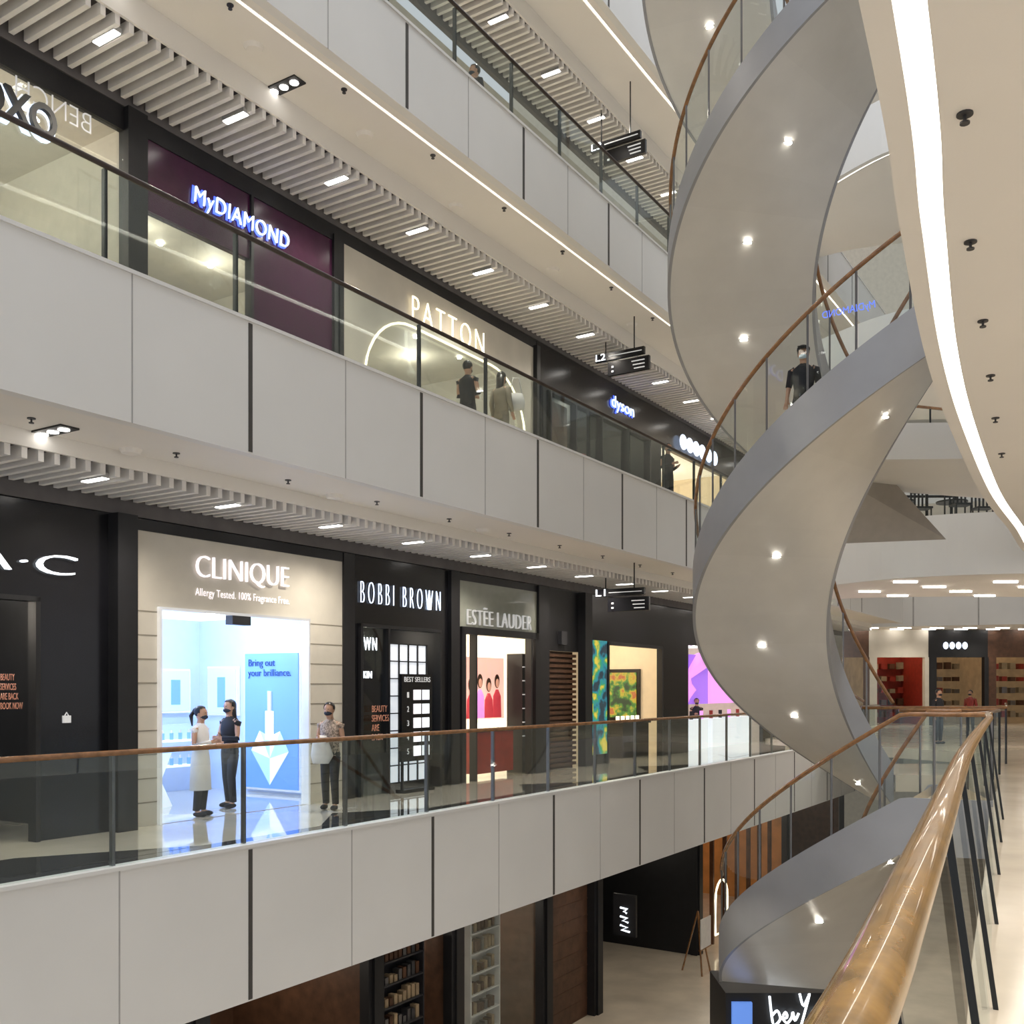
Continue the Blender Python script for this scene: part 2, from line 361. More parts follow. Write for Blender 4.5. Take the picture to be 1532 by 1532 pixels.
S.part(mb,'shelf_board',[mWhiteW,mWhiteE])
mb=MB(); mb.cyl(0,0,0,.12,.035,10,0); mb.cyl(0,0,.12,.17,.018,8,1); bt=mb.mesh('bottle',[mBlueL,mLetSil],smooth=False)
for k in range(2):
    for i in range(8):
        o=bpy.data.objects.new('bottle',bt); o.location=LP(16.6+i*.19,5.83,.485+k*.45); meta(o,'small blue skincare bottle with silver cap','bottle','bottles on shop shelf'); link(o)
S=Thing('counter','curved white shop counter with pale glowing front','counter',(16.0,4.4,0))
mb=MB(); mb.ell([(15.6,4.3,0,.5,.3),(15.6,4.3,.4,.3,.2),(15.6,4.3,.85,.5,.3)],20,0); S.part(mb,'base',[mWhiteE],True)
mb=MB(); mb.ell([(15.6,4.3,.85,.62,.36),(15.6,4.3,.9,.62,.36)],20,0); S.part(mb,'top',[mBlueP])
# shop 3
t=Thing('shop_front','black make-up shop front with tall narrow white letters','shop',(19.8,FV,0))
panel_open(t,18.15,21.2,0,Z1,18.55,20.85,2.95,mBlack)
pillar(t,18.15,18.42,FV-.04,FV,0,Z1); pillar(t,21.12,21.4,FV-.08,FV+.1,0,Z1)
t.text('BOBBI BROWN',18.58,FV-.03,3.3,2.25,.37,mLetH,ext=.012,bold=-.036,space=1.7)
room(t,18.45,21.1,0,3.2,5.0,mBlackM,mGreyD,30)
frame(t,18.55,20.85,0,2.95,mBlackM,.06,mull=(19.3,))
mb=MB(); mb.box(18.61,19.28,FV+.0,FV+.01,0,2.9); t.part(mb,'glass_panel',[mShopG])
t.text('WN',18.66,FV-.03,2.5,.33,.22,mLetW,name='window_lettering',ext=.01,bold=-.025,space=1.3)
t.text('KIN',18.64,FV-.03,2.02,.22,.12,mLetW,name='window_lettering',ext=.01,bold=-.01)
t.text('BEAUTY\nSERVICES\nARE\nBACK',18.8,FV-.08,.95,.46,.6,mGold,name='window_lettering',ext=.004)
for k in range(3):
    mb=MB(); mb.box(18.65,19.25,3.6,3.75,1.95-.28*k,2.1-.28*k); t.part(mb,'lit_shelf',[mBlueP])
mb=MB(); mb.box(19.4,20.5,FV+.05,FV+.1,.15,2.65,0)
for k in range(5): mb.box(19.4+k*.27,19.42+k*.27,FV+.02,FV+.06,.15,2.65,1)
for k in range(9): mb.box(19.4,20.5,FV+.02,FV+.06,.15+k*.31,.17+k*.31,1)
t.part(mb,'lit_grid_display',[mWhiteE,mBlackM])
S=Thing('menu_board','black standing board listing numbered best sellers','sign board',(19.9,FV-.2,0))
mb=MB(); mb.box(19.42,20.3,FV-.24,FV-.18,.55,2.1); mb.box(19.42,20.3,FV-.3,FV-.1,0,.06); mb.box(19.46,19.5,FV-.22,FV-.18,0,.6); mb.box(20.22,20.26,FV-.22,FV-.18,0,.6); S.part(mb,'board',[mBlack])
S.text('BEST SELLERS',19.48,FV-.25,1.96,.75,.09,mLetDim,ext=.004)
for k in range(5):
    S.text(str(k+1),19.56,FV-.25,1.68-k*.25,.05,.10,mLetDim,name='numeral',ext=.004)
    for j in range(2): mb=MB(); mb.box(19.75+j*.25,19.95+j*.25,FV-.255,FV-.24,1.64-k*.25,1.82-k*.25); S.part(mb,'product_photo',[(mLetPale,mWhiteE)[j]])
# shop 4
t=Thing('shop_front','tinted glass and black framed cosmetics front with silver letters','shop',(22.9,FV,0))
mb=MB(); mb.box(21.5,24.4,FV,FV+.1,3.0,3.95); t.part(mb,'header_panel',[mTintG])
mb=MB(); mb.box(21.42,24.4,FV,FV+.12,3.95,Z1); t.part(mb,'header_trim',[mBlackM]); pillar(t,24.4,24.85,FV-.06,FV+.1,0,Z1)
t.text('ESTEE LAUDER',21.7,FV-.04,3.1,2.4,.30,mLetSil,ext=.02,bold=-.022,space=1.1)
mb=MB(); mb.box(22.28,22.38,FV-.06,FV-.02,3.43,3.46); t.part(mb,'accent_mark',[mLetSil])
frame(t,21.5,24.4,0,3.05,mBlackM,.14,mull=(22.0,24.1))
room(t,21.5,24.4,0,3.3,5.2,mWarmW,mWarmW,40)
S=Thing('counter','dark red wooden counter with stacked cosmetics','counter',(23,2.95,0))
mb=MB(); mb.box(22.35,23.75,2.72,3.0,.1,.95,0); mb.box(22.3,23.8,2.7,3.05,.95,1.0,1); S.part(mb,'base',[mRed,mBlackM])
mb=MB(); mb.cyl(0,0,0,.14,.04,8,0); jr=mb.mesh('jar',[mLetWarm])
for i in range(8): o=bpy.data.objects.new('jar',jr); o.location=LP(22.5+i*.16,2.85,1.0); meta(o,'small warm lit cosmetics jar','jar','jars on red counter'); link(o)
P=Thing('poster','backlit photograph of smiling women','poster',(23.2,3.15,1.2))
mb=MB(); mb.box(22.45,24.0,3.12,3.18,1.2,2.5); P.part(mb,'light_box',[mPhoto])
mb=MB()
for k,x in enumerate((22.72,23.05,23.38,23.7)):
    mb.ell([(x,3.1,1.22,.17,.012),(x,3.1,1.6+.08*(k%2),.15,.012),(x,3.1,1.74+.08*(k%2),.05,.012)],12,1 if k!=1 else 3); mb.sph((x,3.1,1.92+.08*(k%2)),.10,.012,.15,2); mb.sph((x,3.09,1.88+.08*(k%2)),.065,.015,.095,0)
P.part(mb,'print',[mSkinE,mRedE,mBrown,mPink],True)
S=Thing('display_cabinet','black glass display tower lined with small lit products','cabinet',(24.2,FV+.4,0))
mb=MB(); mb.box(24.12,24.38,FV+.2,FV+.6,0,2.6,0)
for k in range(6): mb.box(24.12,24.38,FV+.17,FV+.2,.8+k*.3,.82+k*.3,1)
S.part(mb,'body',[mBlackM,mLetDim])
# louvre recess
t=Thing('shop_front','dark recessed bay with brown wooden louvres','shop',(25.7,FV,0))
mb=MB(); mb.box(24.9,26.45,FV+.1,FV+.2,2.7,Z1); t.part(mb,'facade_panel',[mBlackM]); pillar(t,26.45,26.8,FV-.1,FV+.1,0,Z1)
mb=MB(); mb.box(24.9,26.45,FV+.25,FV+.3,0,2.7)
for k in range(22): mb.box(24.9,26.45,FV+.15,FV+.25,.05+k*.12,.12+k*.12)
t.part(mb,'louvre',[mBrown])
mb=MB(); mb.box(25.5,25.75,FV-.0,FV+.1,2.85,3.15); t.part(mb,'wall_lamp',[mGreyD])
# shop 5
t=Thing('shop_front','black framed boutique with warm lit opening and colourful screen','shop',(29.3,FV,0))
panel_open(t,26.8,32.4,0,Z1,27.7,31.0,3.0,mBlack)
room(t,27.3,32.0,0,3.2,6.0,mWarmE,mWarmW,50)
frame(t,27.7,31.0,0,3.0,mBlackM,.08)
def noisecol(name,cols,scale,es):
    m_=M(name,(.05,.08,.08),.3,em=(.1,.8,.9),es=es); nt=m_.node_tree; n=nt.nodes.new('ShaderNodeTexNoise'); n.inputs['Scale'].default_value=scale; n.inputs['Detail'].default_value=3
    tc=nt.nodes.new('ShaderNodeTexCoord'); rp=nt.nodes.new('ShaderNodeValToRGB'); rp.color_ramp.elements[0].color=(0,0,.01,1); rp.color_ramp.elements[1].color=(.8,.7,.2,1)
    for p,c in cols: e=rp.color_ramp.elements.new(p); e.color=c
    nt.links.new(tc.outputs['Object'],n.inputs['Vector']); nt.links.new(n.outputs['Fac'],rp.inputs['Fac']); nt.links.new(rp.outputs['Color'],nt.nodes['Principled BSDF'].inputs['Emission Color']); return m_
mLed=noisecol('led_screen_colours',((.42,(0,.01,.03,1)),(.5,(.0,.22,.3,1)),(.57,(.02,.3,.08,1)),(.65,(.7,.5,.02,1))),3.,1.0)
mArt=noisecol('canvas_colours',((.40,(.01,.03,.0,1)),(.48,(.08,.3,.02,1)),(.55,(.8,.55,.02,1)),(.63,(.7,.1,.02,1))),3.,.7)
mb=MB(); mb.box(26.85,27.6,FV-.08,FV,.25,3.0); t.part(mb,'led_screen',[mLed])
P=Thing('painting','bright framed abstract picture in yellow and green','painting',(31.9,4.2,1))
mb=MB(); mb.box(31.9,31.98,3.6,4.9,.9,2.4); P.part(mb,'frame',[mBlackM]); mb=MB(); mb.box(31.87,31.9,3.7,4.8,1.0,2.3); P.part(mb,'canvas',[mArt])
S=Thing('counter','low black shop counter with items on top','counter',(29.6,3.2,0))
mb=MB(); mb.box(29.4,31.0,2.9,3.4,0,.9,0); mb.box(29.35,31.05,2.85,3.45,.9,.95,0); S.part(mb,'base',[mBlack])
for k in range(5): mb=MB(); mb.cyl(29.6+.3*k,3.15,.95,1.1,.05,10,0); S.part(mb,'display_item',[mLetWarm])
t=Thing('shop_front','dark framed shop with pink and white lit interior','shop',(36,FV,0))
panel_open(t,32.4,40.2,0,Z1,32.9,39.5,3.1,mBlack)
room(t,32.6,40,0,3.3,6.0,mCream,mWhiteE,60)
for a,b,mm in ((32.95,34.0,mPink),(34.15,36.4,mPurpL),(36.6,39.4,mPink)): mb=MB(); mb.box(a,b,3.3,3.4,1.35,2.9,0); t.part(mb,'lit_panel',[mm])
mb=MB(); mb.tube([(34.5,3.25,1.45),(34.8,3.25,1.8),(34.6,3.25,2.2),(35.6,3.25,2.7)],[.08,.2,.12,.3],8,0); t.part(mb,'panel_artwork',[mPink],True)
for a,b in ((33,35),(35.4,39)): mb=MB(); mb.box(a,b,2.75,3.1,0,.9,0); t.part(mb,'counter',[mWhiteE])
for k in range(7): mb=MB(); mb.cyl(33.3+k*.8,2.92,.9,1.15,.06,8); t.part(mb,'display_item',[(mRed,mBlackM,mPink)[k%3]])
t=Thing('shop_front','plain black shop front at the far end','shop',(44,FV,0)); panel_open(t,40.2,50,0,Z1,42,48,3,mBlack); room(t,40.3,50,0,3.3,6,mCream,mWarmW,60)
# ---- middle level shops z 6.1
F=6.1; T=9.45
t=Thing('shop_front','cream lit clothing shop behind glass with dark round lettering','shop',(11.6,FV,F))
mb=MB(); mb.box(7,13.95,FV,FV+.1,9.15,T); mb.box(13.95,14.25,FV-.1,FV+.1,F,T); mb.box(12.1,12.13,FV-.02,FV+.05,F,9.2); t.part(mb,'facade_frame',[mBlackM])
mb=MB(); mb.box(7,13.95,FV+.02,FV+.03,F,9.15); t.part(mb,'glass_panel',[mShopG])
room(t,7,14.2,F,9.4,6.2,mCream,mCream,170,(1,.93,.82))
ceilspots(t,(12,13.2),(3.5,4.8),9.38)
t.text('OXO',11.95,FV-.06,8.5,1.0,.40,mBlackM,ext=.03,bold=.02)
t.text('OXO',11.93,FV-.0,8.46,1.05,.46,mLetH,name='lettering_glow',ext=.01,bold=.045)
t.text('BENCH',12.45,FV-.03,8.85,1.0,.24,mLetDim,name='painted_reflection',ext=.005,mirror=True,bold=-.02)  # sign reflection in the shop glass, modelled as mirrored letters
S=Thing('display_counter','pale low display counter inside clothing shop','counter',(12,5.5,F)); mb=MB(); mb.box(10,13.2,4.2,4.9,F,7.3,0); mb.box(9.95,13.25,4.15,4.95,7.3,7.35,1); S.part(mb,'base',[mCream,mWhiteE])
t=Thing('shop_front','dark purple jewellery shop front with glowing blue-white lettering','shop',(16.2,FV,F))
mb=MB(); mb.box(14.25,17.9,FV,FV+.12,8.25,9.2,0); mb.box(16.15,17.9,FV,FV+.12,F,8.25,0); mb.box(14.26,18.14,FV-.02,FV+.12,9.2,T,1); mb.box(17.9,18.14,FV-.05,FV+.12,F,9.3,1); mb.box(16.12,16.17,FV-.04,FV+.1,F,9.2,1); t.part(mb,'facade_panel',[mPurple,mBlackM])
mb=MB(); mb.box(14.25,16.12,FV+.02,FV+.03,F,8.25); t.part(mb,'glass_panel',[mShopG])
room(t,14.3,18.1,F,8.9,5.8,mCream,mCream,45,(1,.92,.8))
ceilspots(t,(15,16,17),(3.3,4.4),8.88)
t.text('MyDIAMOND',15.05,FV-.06,8.58,1.82,.30,mLetH,ext=.012,bold=-.012,shear=.1,space=1.08)
t.text('MyDIAMOND',15.03,FV-.012,8.56,1.86,.34,mLetB,name='lettering_glow',ext=.004,bold=.02,shear=.1,space=1.08)
S=Thing('display_counter','glass topped jewellery counter','counter',(15.4,3.8,F)); mb=MB(); mb.box(14.8,16.0,3.6,4.1,F,7.0,0); mb.box(14.75,16.05,3.55,4.15,7.0,7.3,1); S.part(mb,'base',[mCream,mWhiteE])
t=Thing('shop_front','beige shop front with arched glowing opening and warm letters','shop',(21.4,FV,F))
au0,au1,az=18.7,23.9,8.42
def arch(u0,u1,z0,z1,r,n=10):
    p=[(u0,z0)]; 
    for k in range(n+1): a=math.pi-k*math.pi/2/n; p.append((u0+r+r*math.cos(a),z1-r+r*math.sin(a)))
    for k in range(n+1): a=math.pi/2-k*math.pi/2/n; p.append((u1-r+r*math.cos(a),z1-r+r*math.sin(a)))
    p.append((u1,z0)); return p
ap=arch(au0,au1,F,az,1.3)
mb=MB(); mb.q([(18.15,FV,F)]+[(a,FV,b) for a,b in ap[:12]]+[(21.3,FV,az),(21.3,FV,9.2),(18.15,FV,9.2)],0)
mb.q([(24.3,FV,9.2),(21.3,FV,9.2),(21.3,FV,az)]+[(a,FV,b) for a,b in ap[12:]]+[(24.3,FV,F)],0)
mb.box(18.15,24.3,FV,FV+.1,9.2,9.25,0); mb.box(18.15,24.38,FV,FV+.1,9.25,T,1); mb.box(24.25,24.39,FV-.1,FV+.1,F,9.3,1)
t.part(mb,'facade_panel',[mBeige,mBlackM])
mb=MB(); mb.tube([(a,FV-.01,b) for a,b in ap],.022,6); t.part(mb,'neon_arch',[mLetWarm],True)
mb=MB(); mb.box(au0,au1,FV+.08,FV+.09,F,az); t.part(mb,'glass_panel',[mShopG])
room(t,18.3,24.2,F,8.9,6.2,mCream,mCream,80,(1,.93,.82))
ceilspots(t,(20,21.5,23),(3.6,),8.88)
t.text('PATTON',19.95,FV-.06,8.52,2.3,.44,mLetWarm,ext=.012,bold=-.026,space=1.3)
t=Thing('shop_front','black electronics shop front with small blue lettering','shop',(28.5,FV,F))
panel_open(t,24.4,30.6,F,T,24.9,30.2,8.5,mBlack); room(t,24.5,30.5,F,8.8,6,mBlackM,mGreyD,25); frame(t,24.9,30.2,F,8.5,mBlackM,.06,mull=(26.1,27.4,28.8))
mb=MB(); mb.box(24.95,26.1,FV+.2,FV+.25,F,8.4,0); t.part(mb,'louvre',[mBrown])
mb=MB(); mb.box(24.95,30.15,FV+.03,FV+.04,F,8.45); t.part(mb,'glass_panel',[mShopG])
t.text('dyson',27.9,FV-.06,8.75,1.25,.38,mLetH,ext=.012,bold=-.01)
t.text('dyson',27.88,FV-.015,8.73,1.29,.42,mLetB,name='lettering_glow',ext=.004,bold=.02)
mb=MB(); mb.box(27.6,28.0,FV+.6,FV+.65,6.9,7.7,0); t.part(mb,'lit_panel',[mRed])
t=Thing('shop_front','bright orange and white lit shop front with white emblem','shop',(33.8,FV,F))
panel_open(t,30.6,37,F,T,31,36.8,8.5,mBlack); room(t,30.7,36.9,F,8.8,6,mWarmE,mWarmW,60)
mb=MB(); 
for k in range(6): mb.sph((32.3+k*.48,FV-.1,8.85),.25,.05,.22,0)
t.part(mb,'round_emblem',[mLetH],True)
for k in range(5): mb=MB(); mb.box(31.3+k*.9,31.9+k*.9,3.6,3.9,F,7.0+.2*(k%2),0); t.part(mb,'display_stand',[(mOrange,mWhiteE)[k%2]])
t=Thing('shop_front','plain dark upper shop front','shop',(43,FV,F)); panel_open(t,37,50,F,T,38,49,8.5,mBlack); room(t,37.1,50,F,8.8,6,mCream,mWarmW,80)
# ---- lower level shops z -6
L=-6.
def lowshop(u0,u1,label,wall,li):
    t=Thing('shop_front',label,'shop',((u0+u1)/2,FV,L))
    mb=MB(); mb.box(u0,u1-.1,FV,FV+.1,-2.5,-1.75); mb.box(u0,u0+.25,FV-.15,FV+.1,L,-1.75); mb.box(u1-.1,u1,FV-.1,FV+.1,L,-1.75); t.part(mb,'facade_frame',[mBlackM])
    room(t,u0+.05,u1-.05,L,-2.4,5.8,wall,mGreyD,li); return t
t=lowshop(9,15,'dark shop with green plants behind glass',mGreyD,25)
mb=MB(); mb.box(14.2,14.7,1.5,1.56,-2.25,-2.05,0); S=single(mb,'exit_sign',[mGreenE],'green illuminated exit sign hanging from the ceiling','sign',(14.4,1.5,-2.25))
t=lowshop(15,18.8,'dark lower shop front with slim frames',mBrown,60)
t=lowshop(18.8,21.2,'dark lower shop with stocked shelves',mBrown,90)
def shelfunit(u0,u1,v,mat,lab):
    S=Thing('shelf_unit',lab,'shelf',((u0+u1)/2,v,L))
    mb=MB(); mb.box(u0,u0+.04,v,v+.35,L,-2.8); mb.box(u1-.04,u1,v,v+.35,L,-2.8); mb.box(u0,u1,v+.33,v+.35,L,-2.8)
    for k in range(7): mb.box(u0,u1,v,v+.35,L+.3+k*.42,L+.33+k*.42)
    S.part(mb,'shelf_board',[mat])
    mb=MB()
    for k in range(7):
        u=u0+.08
        while u<u1-.15:
            h=random.uniform(.12,.26); mb.box(u,u+.09,v+.05,v+.2,L+.33+k*.42,L+.33+k*.42+h,random.randint(0,2)); u+=.13
    S.part(mb,'packed_goods',[mBrown,mGoods,mSteel],stuff=True)
shelfunit(19.2,20.9,FV+.4,mGreyD,'dark shelving unit packed with small goods')
t=lowshop(21.2,24.6,'dark lower shop with white shelving rack',mBrown,90)
shelfunit(22.3,23.4,FV+.3,mPanel,'pale metal shelving rack with folded goods')
mb=MB(); mb.box(21.5,24.4,FV+.02,FV+.03,L,-2.5); t.part(mb,'glass_panel',[mShopG])
t=lowshop(24.6,27.0,'dark lower bay clad with brown boards',mBrown,10)
mb=MB(); mb.box(24.9,26.9,FV+.1,FV+.16,L,-2.3)
for k in range(9): mb.box(24.9,26.9,FV+.09,FV+.1,L+k*.4,L+.03+k*.4)
t.part(mb,'cladding',[mBrown])
t=lowshop(27.0,33.4,'black lower restaurant front with small lit logo sign',mBlackM,30)
S=Thing('hanging_sign','small white glowing logo sign on a dark board','sign',(27.4,1.9,-3.9))
mb=MB(); mb.box(27.35,27.43,1.55,2.15,-4.1,-3.1); S.part(mb,'board',[mBlackM])
for k in range(3): mb=MB(); mb.tube([(27.33,1.70+.04*k,-3.98+.22*k),(27.33,1.92-.03*k,-3.95+.22*k),(27.33,1.76,-3.88+.22*k),(27.33,1.95,-3.84+.21*k)],.024,6); S.part(mb,'emblem',[mLetW],True)
t=lowshop(33.4,42,'wood clad lower shop with arched mirror and warm light',mOrange,70)
for k in range(7): mb=MB(); mb.box(33.7+k*1.1,33.8+k*1.1,FV-.02,FV+.1,L,-2.5); t.part(mb,'wood_mullion',[mBrown])
mb=MB(); mb.tube([(34.9+.5*math.cos(a*math.pi/10),FV-.25,-4.55+.55*math.sin(a*math.pi/10)) for a in range(11)]+[(34.4,FV-.25,-5.6),(35.4,FV-.25,-5.6),(35.4,FV-.25,-4.55)],.035,6); t.part(mb,'arched_mirror',[mLetWarm],True)
ceilspots(t,(35,37,39,41),(3.4,4.6),-2.42)
t=lowshop(42,50,'dark lower shop front at the far end',mBrown,50)
E=Thing('easel','wooden easel carrying a printed menu board','easel',(31.7,1.74,L))
for a,b in (((31.4,1.5),(31.7,1.74)),((32.0,1.5),(31.7,1.74)),((31.7,2.2),(31.7,1.74))): mb=MB(); mb.tube([(*a,L),(*b,L+1.7)],.025,6); E.part(mb,'leg',[mWood])
mb=MB(); mb.box(31.3,32.1,1.5,1.56,L+.7,L+.74); E.part(mb,'ledge',[mWood]); mb=MB(); mb.box(31.35,32.05,1.5,1.53,L+.74,L+1.55); E.part(mb,'board',[mCoat])
# ---------------- hanging directory signs
def dsign(lv,u,v,z,zc):
    S=Thing('directory_sign','black hanging directory sign with white level number','sign',(u,v,z))
    mb=MB(); mb.box(u-.04,u+.04,v-.75,v+.45,z+.14,z+.3); S.part(mb,'level_bar',[mBlack])
    mb=MB(); mb.box(u-.0,u+.08,v-.85,v+.15,z-.2,z+.1); S.part(mb,'board',[mBlack])
    for w_ in (-.5,.2): mb=MB(); mb.cyl(u,v+w_,z+.3,zc,.015,8); S.part(mb,'hanger',[mBlack])
    S.text(lv,u-.06,v+.42,z+.15,.24,.15,mLetW,ext=.005,rot=-math.pi/2,name='level_number')
    mb=MB(); mb.box(u-.06,u-.04,v-.7,v+.1,z+.21,z+.225)
    for k in range(3): mb.box(u-.02,u,v-.75,v-.5+.03*k,z-.15+k*.08,z-.13+k*.08)
    for k in range(2): mb.box(u-.02,u,v+.0,v+.05,z-.14+k*.1,z-.1+k*.1)
    S.part(mb,'arrow_lines',[mLetDim])
dsign('L1',25.6,1.25,3.75,4.6); dsign('L2',25.6,1.25,9.0,10.0); dsign('L3',25.3,1.2,13.55,15)
# ---------------- spiral staircase
CX,CY,RO0,RI0=6.7,16.6,3.65,1.45
def zb(p): return 6.0-.0393*(-116-p)
def pol(cx,p,r,z): a=math.radians(p); return (cx+r*math.cos(a),CY+r*math.sin(a),z)
mb=MB(); mb.cyl(0,0,-.012,0,.062,18,0); mb.cyl(0,0,-.008,.0,.085,18,1); dl=mb.mesh('downlight',[mSpot,mAlu])
def flight(dx,dz,p0,p1,lights,label,cap=99,RI=RI0,RO=RO0,sh=.75,mirror=False):
    cx=CX+dx; t=Thing('staircase',label,'staircase',(cx,CY,zb(p1)+dz),'W')
    Zb=lambda p: min(zb(p)+dz,cap)
    Zt=lambda p: Zb(p)+sh
    N=max(2,int((p0-p1)/2)); ps=[p0+(p1-p0)*i/N for i in range(N+1)]
    so=MB(); rs=[RI+(RO-RI)*j/4 for j in range(5)]
    for p in ps:
        for r in rs: so.v.append(pol(cx,p,r,Zb(p)))
    for i in range(N):
        k=(int((p0-ps[i])//11)*7)%3
        for j in range(4): so.f.append((i*5+j,i*5+j+1,(i+1)*5+j+1,(i+1)*5+j)); so.m.append(k)
    t.part(so,'soffit',mS,True)
    for r,n in ((RO,'outer'),(RI,'inner')):
        st=MB(); d=-.05 if r==RO else .05
        R=[]
        for p in ps:
            z=Zb(p); R.append([pol(cx,p,r,z-.01),pol(cx,p,r,z+sh),pol(cx,p,r+d,z+sh),pol(cx,p,r+d,z-.01)])
        for k in range(4):
            i0=len(st.v)
            for q in R: st.v+=[q[k],q[(k+1)%4]]
            for i in range(N): st.f.append((i0+2*i,i0+2*i+1,i0+2*i+3,i0+2*i+2)); st.m.append(0)
        t.part(st,'stringer',[mStr],True)
        hr=MB(); rr=r+d; hr.tube([pol(cx,p,rr,Zt(p)+1.12) for p in ps],.032,10); t.part(hr,'handrail',[mWood],True)
        seg=11 if r==RO else 22
        p=p0
        while p>p1+1:
            e=max(p-seg,p1); g=MB(); n2=5
            for k in range(n2):
                a=p-.3+(e-p+.6)*k/n2; b=p-.3+(e-p+.6)*(k+1)/n2
                g.q([pol(cx,a,rr,Zt(a)-.01),pol(cx,b,rr,Zt(b)-.01),pol(cx,b,rr,Zt(b)+1.09),pol(cx,a,rr,Zt(a)+1.09)])
            t.part(g,'glass_panel',[mGlass],True)
            g=MB(); x,y,z=pol(cx,p-.2,rr-.0,Zt(p)); g.box(x-.013,x+.013,y-.013,y+.013,z-.15,z+1.09); t.part(g,'post',[mSteel])
            p=e
    s=MB(); p=p0
    while p>p1:
        e=p-4; z=Zt((p+e)/2)-.17
        s.q([pol(cx,p,RI+.05,z),pol(cx,p,RO-.05,z),pol(cx,e,RO-.05,z),pol(cx,e,RI+.05,z)])
        s.q([pol(cx,p,RI+.05,z),pol(cx,p,RO-.05,z),pol(cx,p,RO-.05,z+.16),pol(cx,p,RI+.05,z+.16)]); p=e
    t.part(s,'steps',[mFloorN])
    for p in lights:
        o=bpy.data.objects.new('downlight',dl); x,y,z=pol(cx,p,(RI+RO)/2,Zb(p)); o.location=(x-cx,y-CY,z-(zb(p1)+dz)); o.parent=t.e; link(o)
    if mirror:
        x,y,z=pol(cx,-131.5,RO-.02,6.93); t.text('MyDIAMOND',x,y,z,.72,.13,mReflB,name='painted_reflection',ext=.003,mirror=True,shear=.1,rot=math.radians(-126+90))  # reflection of the shop sign, painted as mirrored glowing letters on the glass
    return t
LT=[-122,-168,-203,-235,-268]
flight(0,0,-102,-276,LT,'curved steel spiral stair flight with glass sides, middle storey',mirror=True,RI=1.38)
flight(-.22,5.5,-102,-258,[-118,-150,-176,-205,-238],'curved steel spiral stair flight with glass sides, upper storey',RO=3.86,RI=1.4,sh=.5)
flight(-.9,11.0,-102,-258,[-150,-205,-235],'curved steel spiral stair flight with glass sides, top storey',sh=.5)
flight(.45,-6.15,-104,-196,[-130,-158],'curved steel spiral stair flight descending to the basement',cap=-.37)
# ---------------- near side
def cr(pts,n=6):
    P=[Vector((p[0],p[1],0)) for p in pts]; out=[]
    for i in range(len(P)-1):
        a,b,c,d=P[max(i-1,0)],P[i],P[i+1],P[min(i+2,len(P)-1)]
        for k in range(n):
            t=k/n; out.append(.5*((2*b)+(c-a)*t+(2*a-5*b+4*c-d)*t*t+(3*b-a-3*c+d)*t**3))
    out.append(P[-1]); return out
def off(c,d):
    r=[]
    for i,p in enumerate(c):
        t=(c[min(i+1,len(c)-1)]-c[max(i-1,0)]).normalized(); r.append(p+Vector((t.y,-t.x,0))*d)
    return r
Z=lambda p,z:(p.x,p.y,z)
e2=cr([(-2.2,-3),(1.52,4.4),(2.54,6.57),(3.7,9),(5.06,11.6),(7.3,15.6),(9.4,19),(11.6,22.6),(14.2,26)],10)
def strip(mb,c1,z1,c2,z2,m=0):
    for i in range(len(c1)-1): mb.q([Z(c1[i],z1),Z(c1[i+1],z1),Z(c2[i+1],z2),Z(c2[i],z2)],m)
o1,o2,o3=off(e2,.13),off(e2,.27),[p+Vector((12,0,0)) for p in e2]
for zz,zt in ((4.87,6.7),(10.3,12.2),(15.8,17.2)):
    mb=MB(); strip(mb,e2,zz,o1,zz); strip(mb,o1,zz,o1,zz+.07); strip(mb,o2,zz,o2,zz+.07); strip(mb,o2,zz,o3,zz); strip(mb,e2,zt,o3,zt,0); 
    strip(mb,e2,zz,e2,zt,1); struct(mb,'ceiling',[mCeil,mPanel],'W')
    mb=MB(); strip(mb,o1,zz+.065,o2,zz+.065); single(mb,'cove_light',[mCoveN],'curved bright white light strip recessed in the ceiling edge','light',(0,0,0),'W',group='curved cove strips')
e1=cr([(-1.3,-2.4),(-.19,0),(.385,1.135),(.65,1.68),(1.21,2.85),(2.57,5.7),(4.1,8.8),(6.05,12.7)])
ex=cr([(-1.3,-2.4),(-.17,0),(.39,1.135),(1.2,2.85),(2.56,5.7),(4.1,8.8),(6.0,12.7),(7.9,16.4),(9.7,20.2),(11.5,24),(13,27)])
NF=.3
mb=MB(); ef=off(ex,.05); eg=[p+Vector((14,0,0)) for p in ex]
strip(mb,ef,NF,eg,NF,0); strip(mb,ef,NF,ef,-1.4,1); strip(mb,ef,-1.4,eg,-1.4,1)
mb.prism([(6.85,17.9),(8.9,17.9),(10.3,20.6),(7.1,20.6)],NF-.3,NF-.004,0)
struct(mb,'floor',[mFloorN,mPanel],'W')
for x,y in ((2.2,1.0),(3.4,4.0),(4.8,7.0),(6.3,10.0),(8.0,13.0),(10,16.5),(5.6,2.5),(7.5,6)): spotl((x,y,4.75),230,(1,.92,.82))  # added fill spots without fixtures, bouncing off the floor onto the near ceiling
t=Thing('glass_balustrade','glass balustrade with thick varnished wooden handrail','railing',(0,0,NF),'W')
mb=MB(); mb.tube([Z(p,1.47) for p in e1]+[(6.15,12.95,1.5)],.045,20,flat=.85); t.part(mb,'handrail',[mWoodN],True)
def along(c,s):
    d=0
    for i in range(len(c)-1):
        l=(c[i+1]-c[i]).length
        if d+l>=s: return c[i]+(c[i+1]-c[i])*((s-d)/l), (c[i+1]-c[i]).normalized()
        d+=l
    return None,None
tot=sum((e1[i+1]-e1[i]).length for i in range(len(e1)-1)); s=.3
